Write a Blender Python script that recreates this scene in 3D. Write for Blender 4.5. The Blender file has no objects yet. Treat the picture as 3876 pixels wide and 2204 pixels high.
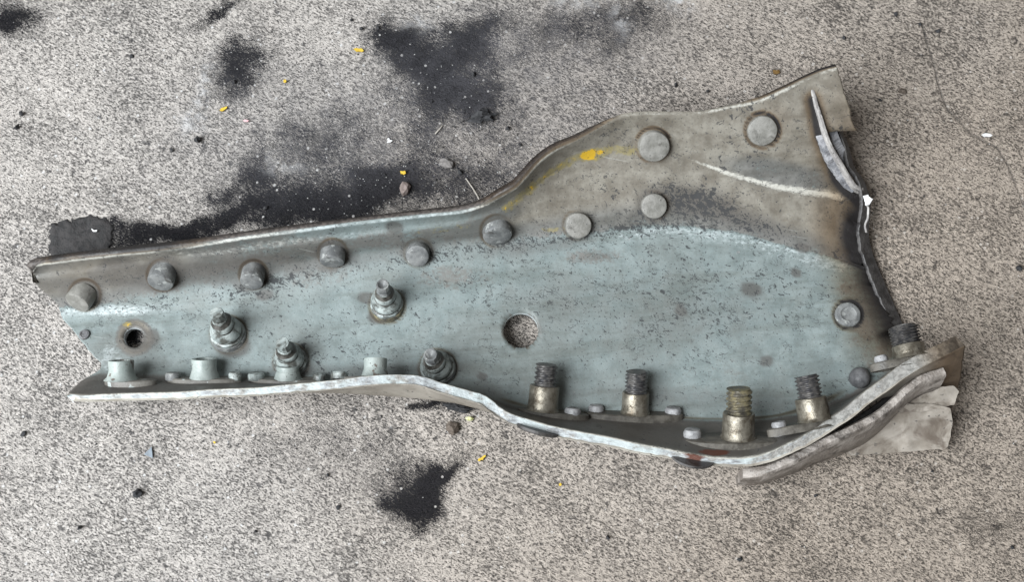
import bpy, bmesh, math, random
import numpy as np
from mathutils import Vector, Matrix, noise as mnoise

random.seed(7)
rng = np.random.default_rng(7)
scene = bpy.context.scene
COL = scene.collection

# ---------------------------------------------------------------- camera
W, H = 3876.0, 2204.0            # photograph pixels
MM = 0.001
PXM = 0.00015                    # metres per pixel at the centre of the floor
LENS = 40.0
F = LENS / 36.0 * W
TILT = math.radians(10.0)
DIST = F * PXM
CAM = np.array([0.0, -DIST * math.sin(TILT), DIST * math.cos(TILT)])
cd = bpy.data.cameras.new("camera")
cd.lens = LENS; cd.sensor_width = 36.0; cd.clip_start = 0.01; cd.clip_end = 50
cam = bpy.data.objects.new("camera", cd)
cam.location = CAM; cam.rotation_euler = (TILT, 0, 0)
COL.objects.link(cam); scene.camera = cam

# ---------------------------------------------------------------- light
world = bpy.data.worlds.new("World"); scene.world = world; world.use_nodes = True
bg = world.node_tree.nodes["Background"]
bg.inputs[0].default_value = (1.0, 0.95, 0.90, 1); bg.inputs[1].default_value = 0.145

def area_lamp(name, loc, target, size, power, col):
    l = bpy.data.lights.new(name, 'AREA'); l.shape = 'RECTANGLE'
    l.size, l.size_y = size; l.energy = power; l.color = col
    o = bpy.data.objects.new(name, l); o.location = loc
    o.rotation_euler = (Vector(target) - Vector(loc)).to_track_quat('-Z', 'Y').to_euler()
    COL.objects.link(o); return o

area_lamp("open_door_light", (-1.22, -0.42, 1.55), (-0.02, 0.0, 0), (1.4, 1.6), 103, (0.93, 0.97, 1.0))

scene.view_settings.view_transform = 'Standard'
scene.view_settings.look = 'None'
scene.view_settings.exposure = 0.0
scene.view_settings.gamma = 1.0
scene.view_settings.use_curve_mapping = False
scene.render.engine = 'CYCLES'
scene.cycles.max_bounces = 6

# ---------------------------------------------------------------- helpers
CT, ST = math.cos(TILT), math.sin(TILT)

def P(px, py, z):
    """world points at height z (m) seen at photograph pixel (px, py)"""
    px = np.asarray(px, float); py = np.asarray(py, float); z = np.asarray(z, float)
    dx = (px - W / 2) / F; dy = -(py - H / 2) / F; dz = -np.ones_like(dx)
    wy = dy * CT - dz * ST; wz = dy * ST + dz * CT
    k = (z - CAM[2]) / wz
    return np.stack([CAM[0] + dx * k, CAM[1] + wy * k, z + 0 * dx], -1)

def PX(p):
    """pixel of world points"""
    p = np.asarray(p, float) - CAM
    y = p[..., 1] * CT + p[..., 2] * ST; z = -p[..., 1] * ST + p[..., 2] * CT
    return np.stack([W / 2 + F * p[..., 0] / -z, H / 2 - F * y / -z], -1)

S = 3876 / 2561.0                # reading scale of the first measurements

def pchip(x, y, xi):
    x = np.asarray(x, float); y = np.asarray(y, float); xi = np.asarray(xi, float)
    h = np.diff(x); d = np.diff(y) / h
    m = np.zeros_like(y)
    for i in range(1, len(x) - 1):
        if d[i - 1] * d[i] > 0:
            w1 = 2 * h[i] + h[i - 1]; w2 = h[i] + 2 * h[i - 1]
            m[i] = (w1 + w2) / (w1 / d[i - 1] + w2 / d[i])
    m[0], m[-1] = d[0], d[-1]
    k = np.clip(np.searchsorted(x, xi) - 1, 0, len(h) - 1)
    t = np.clip((xi - x[k]) / h[k], 0, 1)
    h00 = 2*t**3 - 3*t**2 + 1; h10 = t**3 - 2*t**2 + t; h01 = -2*t**3 + 3*t**2; h11 = t**3 - t**2
    return h00*y[k] + h10*h[k]*m[k] + h01*y[k+1] + h11*h[k]*m[k+1]

def fbm(p, s, o=3):
    return np.array([mnoise.fractal(Vector((a*s, b*s, 0.37)), 1.0, 2.0, o) for a, b in p])

def blob(X, Y, cx, cy, rx, ry, rot=0.0, hard=1.0):
    a = math.radians(rot); dx, dy = X - cx, Y - cy
    u = (dx*math.cos(a) + dy*math.sin(a)) / rx; v = (-dx*math.sin(a) + dy*math.cos(a)) / ry
    return np.exp(-np.power(u*u + v*v, hard))

def seg_dist(X, Y, pts):
    d = np.full(np.shape(X), 1e9)
    for (x0, y0), (x1, y1) in zip(pts[:-1], pts[1:]):
        vx, vy = x1 - x0, y1 - y0
        t = np.clip(((X - x0)*vx + (Y - y0)*vy) / (vx*vx + vy*vy), 0, 1)
        d = np.minimum(d, np.hypot(X - x0 - t*vx, Y - y0 - t*vy))
    return d

def link(name, me, parent=None, mats=()):
    o = bpy.data.objects.new(name, me); COL.objects.link(o)
    for m in mats: me.materials.append(m)
    if parent is not None: o.parent = parent
    return o

def tag(o, label=None, cat=None, group=None, kind=None):
    if label: o["label"] = label
    if cat: o["category"] = cat
    if group: o["group"] = group
    if kind: o["kind"] = kind
    return o

def mesh_from(name, verts, faces, smooth=True):
    me = bpy.data.meshes.new(name)
    me.from_pydata([tuple(map(float, v)) for v in verts], [], [tuple(map(int, f)) for f in faces])
    me.update()
    if smooth: me.polygons.foreach_set("use_smooth", [True]*len(me.polygons))
    return me

def set_attr(me, name, arr):
    a = me.attributes.new(name, 'FLOAT', 'POINT'); a.data.foreach_set("value", np.asarray(arr, np.float32))

def lathe(name, prof, n=28, wob=0.0, seed=0, sharp=35, bands=()):
    """closed solid of revolution about +Z; prof = [(r, h)...] bottom to top, in metres"""
    vs, fs = [], []
    r_ = random.Random(seed)
    ph = [r_.uniform(0, 6.28) for _ in range(3)]
    for i, (r, h) in enumerate(prof):
        for k in range(n):
            a = 2*math.pi*k/n
            q = r*(1 + wob*(0.5*math.sin(2*a+ph[0]+i*.4) + 0.35*math.sin(3*a+ph[1]) + .3*math.sin(7*a+ph[2]+i)))
            vs.append((q*math.cos(a), q*math.sin(a), h + wob*r*0.35*math.sin(2*a+ph[1])))
    for i in range(len(prof)-1):
        for k in range(n):
            k2 = (k+1) % n
            fs.append((i*n+k, i*n+k2, (i+1)*n+k2, (i+1)*n+k))
    fs.append(tuple(range(n))[::-1]); fs.append(tuple((len(prof)-1)*n+k for k in range(n)))
    me = mesh_from(name, vs, fs)
    me.set_sharp_from_angle(angle=math.radians(sharp))
    for b_ in bands:
        for k in range(n): me.polygons[b_*n+k].material_index = 1
    return me

def frame(axis, xdir):
    z = Vector(axis).normalized(); x = Vector(xdir); x = (x - z*x.dot(z)).normalized()
    y = z.cross(x)
    return Matrix((x, y, z)).transposed()

# ---------------------------------------------------------------- materials
def new_mat(name):
    m = bpy.data.materials.new(name); m.use_nodes = True
    nt = m.node_tree; b = nt.nodes["Principled BSDF"]
    return m, nt, b

class N:
    """tiny node helper"""
    def __init__(s, nt): s.nt = nt; s.co = None
    def node(s, t, **kw):
        n = s.nt.nodes.new(t)
        for k, v in kw.items(): setattr(n, k, v)
        return n
    def put(s, sock, v):
        if hasattr(v, "bl_idname") or hasattr(v, "is_output"): s.nt.links.new(v, sock)
        else: sock.default_value = v
    def coord(s, scale=(1, 1, 1), rot=0.0):
        if s.co is None: s.co = s.node('ShaderNodeTexCoord').outputs['Object']
        r = s.node('ShaderNodeMapping'); r.inputs['Rotation'].default_value = (0, 0, rot)
        m = s.node('ShaderNodeMapping'); m.inputs['Scale'].default_value = scale
        s.nt.links.new(s.co, r.inputs['Vector']); s.nt.links.new(r.outputs['Vector'], m.inputs['Vector']); return m.outputs['Vector']
    def noise(s, scale, detail=2, rough=0.5, vec=None, dist=0.0):
        n = s.node('ShaderNodeTexNoise'); n.inputs['Scale'].default_value = scale
        n.inputs['Detail'].default_value = detail; n.inputs['Roughness'].default_value = rough
        n.inputs['Distortion'].default_value = dist
        s.nt.links.new(vec if vec is not None else s.coord(), n.inputs['Vector']); return n.outputs['Fac']
    def voro(s, scale, vec=None, out='Distance', rand=1.0):
        n = s.node('ShaderNodeTexVoronoi'); n.inputs['Scale'].default_value = scale
        n.inputs['Randomness'].default_value = rand
        s.nt.links.new(vec if vec is not None else s.coord(), n.inputs['Vector']); return n.outputs[out]
    def math(s, op, a, b=0.0, c=None, clamp=False):
        n = s.node('ShaderNodeMath', operation=op, use_clamp=clamp); s.put(n.inputs[0], a); s.put(n.inputs[1], b)
        if c is not None: s.put(n.inputs[2], c)
        return n.outputs[0]
    def ramp(s, v, lo, hi, a=0.0, b=1.0, smooth=True):
        n = s.node('ShaderNodeMapRange', interpolation_type='SMOOTHSTEP' if smooth else 'LINEAR')
        s.put(n.inputs['Value'], v); s.put(n.inputs['From Min'], lo); s.put(n.inputs['From Max'], hi)
        s.put(n.inputs['To Min'], a); s.put(n.inputs['To Max'], b); return n.outputs['Result']
    def mix(s, f, a, b, mode='MIX'):
        n = s.node('ShaderNodeMix', data_type='RGBA', blend_type=mode)
        s.put(n.inputs[0], f)
        for i, v in ((6, a), (7, b)):
            if isinstance(v, tuple): n.inputs[i].default_value = v + (1,) if len(v) == 3 else v
            else: s.nt.links.new(v, n.inputs[i])
        return n.outputs[2]
    def attr(s, name):
        return s.node('ShaderNodeAttribute', attribute_name=name).outputs['Fac']
    def bump(s, h, strength, dist, bsdf, prev=None):
        n = s.node('ShaderNodeBump'); n.inputs['Strength'].default_value = strength
        n.inputs['Distance'].default_value = dist; s.nt.links.new(h, n.inputs['Height'])
        if prev is not None: s.nt.links.new(prev, n.inputs['Normal'])
        s.nt.links.new(n.outputs[0], bsdf.inputs['Normal']); return n.outputs[0]

def concrete_mat():
    m, nt, b = new_mat("speckled_concrete"); n = N(nt)
    v = n.coord((0.75, 1.5, 1), 0.45)
    g = n.noise(900, 4, 0.72, v)                       # sandy grain
    fine = n.noise(1700, 2, 0.6)
    patch = n.noise(9, 4, 0.55); patch2 = n.noise(38, 3, 0.6)
    tone = n.ramp(n.noise(1080, 4, 0.75, n.coord((0.45, 1.9, 1), 0.55)), 0.30, 0.70, smooth=False)
    blot = n.noise(360, 4, 0.72, n.coord((0.7, 1.5, 1), 0.35))
    shift = n.math('ADD', n.math('MULTIPLY', n.math('SUBTRACT', patch, 0.5), 0.09), n.math('MULTIPLY', n.math('SUBTRACT', patch2, 0.5), 0.12))
    base = n.mix(tone, (0.31, 0.285, 0.262), (0.84, 0.79, 0.742))
    bl = n.ramp(n.math('SUBTRACT', blot, shift), 0.39, 0.53, 0.80, 0.0)
    base = n.mix(bl, base, n.mix(tone, (0.15, 0.142, 0.136), (0.42, 0.395, 0.372)))
    speck = n.ramp(n.math('SUBTRACT', g, shift), 0.40, 0.475)            # 0 = dark speck
    dark = n.mix(n.ramp(fine, 0.35, 0.65), (0.075, 0.072, 0.070), (0.18, 0.17, 0.162))
    col = n.mix(speck, dark, base)
    # white sand grains and larger dark grains
    w = n.voro(330, n.coord((1, 1, 1), 0.6)); wc = n.voro(330, n.coord((1, 1, 1), 0.6), 'Color')
    sep = n.node('ShaderNodeSeparateColor'); nt.links.new(wc, sep.inputs[0])
    wg = n.math('MULTIPLY', n.ramp(w, 0.22, 0.30, 1, 0), n.ramp(sep.outputs[0], 0.93, 0.94))
    col = n.mix(wg, col, (0.72, 0.71, 0.70))
    d = n.noise(120, 3, 0.65, n.coord((1, 1.2, 1), 0.5))
    dg = n.ramp(d, 0.63, 0.69)
    col = n.mix(n.math('MULTIPLY', dg, 0.75), col, (0.075, 0.073, 0.075))
    # soot / oil stains: mask laid on the slab, broken up by grain; holds painted hole shade too
    st = n.attr('stain')
    k = n.math('ADD', st, n.math('MULTIPLY', n.math('SUBTRACT', n.noise(55, 4, 0.65), 0.5), n.ramp(st, 0.02, 0.35, 0, 1.0)))
    k = n.math('ADD', k, n.math('MULTIPLY', n.math('SUBTRACT', g, 0.5), n.ramp(st, 0.02, 0.3, 0, 2.9)))
    k = n.math('ADD', k, n.math('MULTIPLY', n.math('SUBTRACT', tone, 0.5), n.ramp(st, 0.02, 0.3, 0, -0.45)))
    k = n.math('ADD', k, n.math('MULTIPLY', n.math('SUBTRACT', fine, 0.5), n.ramp(st, 0.02, 0.3, 0, 1.0)))
    k = n.ramp(k, 0.38, 0.62)
    k = n.math('MULTIPLY', k, n.ramp(wg, 0, 1, 1, 0.25))
    col = n.mix(k, col, n.mix(n.ramp(fine, 0.35, 0.7), (0.008, 0.008, 0.010), (0.034, 0.033, 0.036)))
    veil = n.attr('veil')
    col = n.mix(n.math('MULTIPLY', veil, n.ramp(n.noise(90, 3, 0.6), 0.3, 0.7, 0.5, 1.0)), col, n.mix(0.6, col, (0.13, 0.13, 0.145)))
    warm_falloff = n.attr('warm_falloff')
    col = n.mix(warm_falloff, col, n.mix(1.0, col, (0.87, 0.80, 0.725), 'MULTIPLY'))  # dimmer, warmer light towards the right painted into the slab colour
    pale = n.math('MULTIPLY', n.attr('pale'), n.ramp(n.noise(160, 4, 0.7), 0.40, 0.60))
    col = n.mix(pale, col, (0.66, 0.66, 0.67))
    crack = n.attr('crack')
    ck = n.ramp(n.math('ADD', crack, n.math('MULTIPLY', n.math('SUBTRACT', g, 0.5), 1.6)), 0.55, 0.8)
    col = n.mix(n.math('MULTIPLY', ck, 0.55), col, (0.08, 0.078, 0.078))
    nt.links.new(col, b.inputs['Base Color'])
    b.inputs['Roughness'].default_value = 0.92; b.inputs['Specular IOR Level'].default_value = 0.08
    hgt = n.math('ADD', n.math('MULTIPLY', speck, 0.7), n.math('ADD', fine, n.math('MULTIPLY', tone, 0.5)))
    hgt = n.math('SUBTRACT', hgt, n.math('MULTIPLY', ck, 1.0))
    n.bump(hgt, 0.85, 0.0010, b)
    return m

def sheet_mat(name, rim=False):
    m, nt, b = new_mat(name); n = N(nt)
    v = n.coord((1, 1, 1), 0.1)
    big = n.noise(26, 4, 0.6); mid = n.noise(95, 4, 0.65); fine = n.noise(520, 3, 0.6); grain = n.noise(1500, 2, 0.5)
    tanA, soot, grime_shade, yel, bare = (n.attr(a) for a in ('tan', 'soot', 'grime_shade', 'yellow', 'bare')); ingr = n.attr('ingrain')
    paint = n.mix(n.ramp(mid, 0.35, 0.7), (0.198, 0.243, 0.243), (0.264, 0.316, 0.315))
    paint = n.mix(n.ramp(big, 0.42, 0.68, 0, 0.55), paint, (0.175, 0.192, 0.183))
    tanc = n.mix(n.ramp(mid, 0.35, 0.7), (0.128, 0.126, 0.118), (0.20, 0.197, 0.185))
    tanc = n.mix(n.ramp(big, 0.4, 0.65, 0, 0.5), tanc, (0.165, 0.173, 0.162))
    tk = n.math('ADD', tanA, n.math('MULTIPLY', n.math('SUBTRACT', mid, 0.5), 0.9))
    tk = n.ramp(n.math('ADD', tk, n.math('MULTIPLY', n.math('SUBTRACT', fine, 0.5), 0.7)), 0.28, 0.66)
    tanc = n.mix(n.ramp(tanA, 0.75, 1.1), tanc, n.mix(n.ramp(mid, 0.35, 0.7), (0.175, 0.156, 0.127), (0.285, 0.265, 0.225)))
    col = n.mix(tk, paint, tanc)
    mot = n.noise(150, 5, 0.75)
    col = n.mix(n.ramp(mot, 0.46, 0.68, 0, 0.42), col, n.mix(1.0, col, (0.60, 0.585, 0.56), 'MULTIPLY'))
    col = n.mix(n.ramp(grain, 0.3, 0.7, 0, 0.22), col, (0.16, 0.16, 0.15))
    smear = n.noise(34, 4, 0.7, n.coord((0.35, 2.4, 1), -0.08))
    col = n.mix(n.ramp(smear, 0.48, 0.68, 0, 0.55), col, n.mix(1.0, col, (0.62, 0.60, 0.56), 'MULTIPLY'))
    # pale paint: scuffs, with fold highlights put into the colour
    bk = n.math('ADD', bare, n.math('MULTIPLY', n.math('SUBTRACT', n.noise(460, 4, 0.75, n.coord((0.7, 1.2, 1))), 0.5), n.ramp(bare, 0.03, 0.4, 0, 2.0)))
    bk = n.ramp(bk, 0.22, 0.95)
    col = n.mix(bk, col, n.mix(n.ramp(tanA, 0.3, 0.8), (0.46, 0.515, 0.52), (0.52, 0.51, 0.46)))
    chipn = n.noise(85, 5, 0.7, n.coord((0.8, 1.2, 1), 2.0))
    chk = n.ramp(n.math('ADD', chipn, n.math('MULTIPLY', bare, 0.06)), 0.715, 0.725)
    col = n.mix(n.math('MULTIPLY', chk, 0.7), col, n.mix(n.ramp(fine, 0.4, 0.6), (0.13, 0.13, 0.135), (0.36, 0.36, 0.355)))
    # yellow paint
    yk = n.math('ADD', yel, n.math('MULTIPLY', n.math('SUBTRACT', n.noise(210, 5, 0.75), 0.5), n.ramp(yel, 0.03, 0.3, 0, 2.4)))
    col = n.mix(n.ramp(yk, 0.25, 0.60, 0, 0.55), col, (0.30, 0.25, 0.09))
    col = n.mix(n.ramp(yk, 0.80, 1.0), col, (0.62, 0.39, 0.03))
    # brown dirt with painted flange shading, and black ingrained dirt
    gk = n.math('ADD', grime_shade, n.math('MULTIPLY', n.math('SUBTRACT', mid, 0.5), n.ramp(grime_shade, 0.02, 0.4, 0, 0.8)))
    col = n.mix(n.ramp(gk, 0.2, 1.0, 0, 0.75), col, (0.085, 0.078, 0.071))
    fl = n.noise(260, 4, 0.75, n.coord((1, 1.4, 1), 0.4), 0.6)
    thr = n.math('SUBTRACT', 0.668, n.math('MULTIPLY', ingr, 0.19))
    thr = n.math('ADD', thr, n.math('MULTIPLY', n.math('SUBTRACT', n.noise(17, 3, 0.6), 0.5), 0.30))
    fk = n.ramp(n.math('SUBTRACT', fl, thr), 0.0, 0.035)
    sp = n.noise(620, 2, 0.6, n.coord((1, 1.5, 1), 0.9))
    sk = n.ramp(n.math('SUBTRACT', sp, n.math('SUBTRACT', 0.70, n.math('MULTIPLY', ingr, 0.15))), 0.0, 0.04)
    flk = n.math('MAXIMUM', fk, sk)
    # hairline cracks and fibres in the paint
    rg_ = n.math('ABSOLUTE', n.math('SUBTRACT', n.noise(105, 4, 0.62, n.coord((0.8, 1.3, 1), 0.2)), 0.5))
    hl = n.math('MULTIPLY', n.ramp(rg_, 0.004, 0.010, 1, 0), n.ramp(n.math('ADD', n.noise(60, 3, 0.6, n.coord((1, 1, 1), 1.1)), n.math('MULTIPLY', ingr, 0.12)), 0.56, 0.62))
    flk = n.math('MAXIMUM', flk, n.math('MULTIPLY', hl, 0.85))
    col = n.mix(n.math('MULTIPLY', flk, 0.85), col, (0.035, 0.037, 0.040))
    # scratches
    sc = n.noise(60, 2, 0.5, n.coord((0.5, 16, 1), 0.15))
    col = n.mix(n.ramp(sc, 0.745, 0.77, 0, 0.22), col, (0.55, 0.57, 0.55))
    if rim:
        rd = n.attr('rimdark')
        edge = n.mix(n.ramp(n.noise(330, 4, 0.7, n.coord((0.6, 1, 1))), 0.30, 0.66), (0.18, 0.182, 0.19), (0.50, 0.535, 0.545))
        edge = n.mix(n.ramp(n.noise(45, 3, 0.6), 0.42, 0.60, 0, 0.8), edge, (0.50, 0.56, 0.56))
        edge = n.mix(n.ramp(n.math('ADD', n.attr('rimtan'), n.math('MULTIPLY', n.math('SUBTRACT', n.noise(120, 4, 0.7), 0.5), 1.6)), 0.35, 0.62, 0, 0.85), edge, n.mix(n.ramp(fine, 0.35, 0.65), (0.17, 0.158, 0.142), (0.34, 0.325, 0.30)))
        edge = n.mix(n.ramp(n.math('ADD', yel, mid), 0.95, 1.2), edge, (0.42, 0.34, 0.1))
        edge = n.mix(n.ramp(n.math('ADD', rd, n.math('MULTIPLY', n.math('SUBTRACT', mid, 0.5), 0.5)), 0.3, 0.6), edge, n.mix(n.ramp(fine, 0.4, 0.6), (0.055, 0.048, 0.045), (0.12, 0.105, 0.095)))
        rust = n.attr('rust')
        col = edge
    else:
        rust = n.attr('rust')
    rk = n.ramp(n.math('ADD', rust, n.math('MULTIPLY', n.math('SUBTRACT', n.noise(210, 4, 0.7), 0.5), n.ramp(rust, 0.02, 0.3, 0, 1.2))), 0.35, 0.7)
    col = n.mix(rk, col, (0.115, 0.045, 0.03))
    # heat scorch on the torn end, dirt rings, painted shade at strip and lip
    s2 = n.math('ADD', soot, n.math('MULTIPLY', n.math('SUBTRACT', mid, 0.5), n.ramp(soot, 0.02, 0.4, 0, 0.25)))
    col = n.mix(n.ramp(s2, 0.05, 0.55, 0, 0.85), col, n.mix(1.0, col, (0.58, 0.44, 0.31), 'MULTIPLY'))
    col = n.mix(n.ramp(s2, 0.42, 0.95), col, (0.018, 0.016, 0.016))
    nt.links.new(col, b.inputs['Base Color'])
    rg = n.ramp(mid, 0.3, 0.7, 0.42, 0.62)
    nt.links.new(n.math('ADD', rg, n.math('MULTIPLY', flk, 0.3)), b.inputs['Roughness'])
    b.inputs['Specular IOR Level'].default_value = 0.45
    h = n.math('ADD', n.math('MULTIPLY', fine, 0.5), n.math('ADD', n.math('MULTIPLY', mid, 1.4), n.math('MULTIPLY', flk, -0.6)))
    h = n.math('ADD', h, n.math('MULTIPLY', bk, 0.4))
    n.bump(h, 0.35 if not rim else 0.7, 0.0006, b)
    return m

def metal_mat(name, c1, c2, dirt=(0.05, 0.045, 0.04), metallic=0.0, rough=0.5, dk=0.45, scale=180, chip=None, bumpd=0.0004):
    m, nt, b = new_mat(name); n = N(nt)
    gi = n.node('ShaderNodeObjectInfo').outputs['Random']
    off = n.node('ShaderNodeVectorMath', operation='ADD')
    nt.links.new(n.coord(), off.inputs[0])
    cmb = n.node('ShaderNodeCombineXYZ'); nt.links.new(n.math('MULTIPLY', gi, 3.0), cmb.inputs[0]); nt.links.new(cmb.outputs[0], off.inputs[1])
    v = off.outputs[0]
    a = n.noise(scale, 4, 0.65, v); f = n.noise(scale*4, 3, 0.6, v)
    col = n.mix(n.ramp(a, 0.35, 0.65), c1, c2)
    col = n.mix(n.ramp(n.noise(scale*0.8, 4, 0.7, v, 0.5), 1-dk-0.06, 1-dk+0.16, 0, 0.85), col, dirt)
    col = n.mix(n.ramp(f, 0.64, 0.70, 0, 0.7), col, (0.03, 0.03, 0.03))
    if chip:
        col = n.mix(n.ramp(n.noise(scale*1.3, 3, 0.6, v), 0.60, 0.64), col, chip)
    nt.links.new(col, b.inputs['Base Color'])
    b.inputs['Metallic'].default_value = metallic
    nt.links.new(n.ramp(a, 0.3, 0.7, rough-0.08, rough+0.15), b.inputs['Roughness'])
    n.bump(n.math('ADD', a, n.math('MULTIPLY', f, 0.6)), 0.5, bumpd, b)
    return m

def chip_mat(name, c1, c2, rough=0.6, scale=500):
    return metal_mat(name, c1, c2, rough=rough, dk=0.3, scale=scale)

M = {}
M['concrete'] = concrete_mat()
M['sheet'] = sheet_mat("weathered_paint")
M['rim'] = sheet_mat("worn_edge", True)
M['head'] = metal_mat("grey_painted_head", (0.115, 0.12, 0.122), (0.205, 0.21, 0.207), dk=0.42, chip=(0.30, 0.31, 0.30))
M['headtan'] = metal_mat("tan_painted_head", (0.17, 0.166, 0.15), (0.265, 0.258, 0.238), dk=0.38)
M['collar'] = metal_mat("painted_collar", (0.28, 0.32, 0.315), (0.42, 0.465, 0.45), dirt=(0.035, 0.03, 0.022), dk=0.54, rough=0.35)
M['groove'] = metal_mat('dark_groove', (0.03, 0.028, 0.024), (0.10, 0.095, 0.085), dk=0.4, rough=0.4, scale=260)  # darker bands on the collar steps
M['greenbarrel'] = metal_mat("chipped_green_barrel", (0.26, 0.30, 0.285), (0.35, 0.39, 0.37), dk=0.36, chip=(0.13, 0.11, 0.095), rough=0.4, scale=110)
M['barrel'] = metal_mat("bare_metal_barrel", (0.17, 0.152, 0.12), (0.27, 0.248, 0.205), dirt=(0.07, 0.054, 0.036), metallic=0.65, rough=0.38, dk=0.48)
M['thread'] = metal_mat("dark_screw_thread", (0.085, 0.085, 0.092), (0.22, 0.21, 0.20), metallic=0.6, rough=0.45, dk=0.42, scale=320)
M['yellowthread'] = metal_mat("yellow_coated_thread", (0.13, 0.12, 0.10), (0.27, 0.235, 0.14), metallic=0.4, rough=0.5, dk=0.47, scale=260)
M['plate'] = metal_mat("grimy_nut_plate", (0.062, 0.056, 0.047), (0.125, 0.115, 0.098), dk=0.45, rough=0.5)
M['chipplate'] = metal_mat('chipped_nut_plate', (0.12, 0.112, 0.10), (0.20, 0.19, 0.17), dk=0.4, rough=0.5, scale=110, chip=(0.38, 0.42, 0.41))
M['rivet'] = metal_mat("pale_rivet", (0.20, 0.20, 0.205), (0.36, 0.36, 0.365), dk=0.42, rough=0.45, scale=260)
M['darkrivet'] = metal_mat("dark_rivet", (0.08, 0.08, 0.085), (0.16, 0.16, 0.165), dk=0.4, rough=0.5, scale=260)
M['tanflap'] = metal_mat("dusty_tan_sheet", (0.255, 0.225, 0.19), (0.375, 0.34, 0.298), dirt=(0.12, 0.095, 0.075), dk=0.47, scale=75, rough=0.6)
M['torn'] = metal_mat("torn_bare_metal", (0.27, 0.255, 0.25), (0.46, 0.44, 0.42), dirt=(0.07, 0.06, 0.055), dk=0.45, scale=150, rough=0.45, bumpd=0.001)
M['outer'] = metal_mat('dusty_outer_skin', (0.28, 0.252, 0.213), (0.39, 0.36, 0.313), dirt=(0.13, 0.11, 0.09), dk=0.42, scale=60, rough=0.6)
def scorch(m):
    nt = m.node_tree; n = N(nt); b = nt.nodes["Principled BSDF"]; src = b.inputs['Base Color'].links[0].from_socket
    so = n.attr('soot')
    c = n.mix(n.ramp(so, 0.05, 0.6, 0, 0.9), src, n.mix(1.0, src, (0.50, 0.36, 0.24), 'MULTIPLY'))
    nt.links.new(n.mix(n.ramp(so, 0.5, 1.0), c, (0.02, 0.018, 0.016)), b.inputs['Base Color'])
scorch(M['outer'])
M['tornbrown'] = metal_mat('torn_brown_metal', (0.20, 0.175, 0.155), (0.38, 0.345, 0.315), dirt=(0.05, 0.042, 0.036), dk=0.48, scale=120, rough=0.5, bumpd=0.002)
M['scorched'] = metal_mat("scorched_metal", (0.03, 0.028, 0.028), (0.085, 0.08, 0.078), dk=0.4, scale=160, rough=0.5, bumpd=0.001)
M['ash'] = metal_mat("ashy_lining", (0.16, 0.165, 0.18), (0.42, 0.42, 0.44), dirt=(0.03, 0.03, 0.035), dk=0.45, scale=150, rough=0.75, bumpd=0.001)
M['tar'] = metal_mat("dried_tar", (0.018, 0.0175, 0.018), (0.045, 0.042, 0.042), dirt=(0.007, 0.007, 0.008), dk=0.45, scale=240, rough=0.8, bumpd=0.0014)
M['yellow'] = chip_mat("yellow_paint", (0.52, 0.34, 0.025), (0.68, 0.47, 0.04))
M['white'] = chip_mat("white_flake", (0.70, 0.70, 0.70), (0.80, 0.80, 0.79))
M['black'] = chip_mat("black_grit", (0.016, 0.017, 0.019), (0.045, 0.045, 0.048), 0.8)
M['brown'] = chip_mat("brown_stone", (0.075, 0.058, 0.045), (0.135, 0.11, 0.09), 0.8)
M['greystone'] = chip_mat("grey_stone", (0.14, 0.13, 0.125), (0.24, 0.225, 0.215), 0.85)
M['redstone'] = chip_mat("reddish_stone", (0.17, 0.135, 0.12), (0.25, 0.205, 0.19), 0.85)
M['lime'] = chip_mat("lime_pebble", (0.50, 0.52, 0.22), (0.66, 0.66, 0.42), 0.7)
M['slate'] = chip_mat("slate_flake", (0.14, 0.17, 0.20), (0.21, 0.25, 0.29), 0.5)
M['amber'] = chip_mat("amber_chip", (0.10, 0.055, 0.015), (0.19, 0.11, 0.03), 0.5)
M['straw'] = chip_mat("dry_straw", (0.34, 0.31, 0.27), (0.46, 0.43, 0.39), 0.8)
M['pink'] = chip_mat("pink_flake", (0.62, 0.38, 0.40), (0.70, 0.48, 0.49), 0.7)

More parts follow.
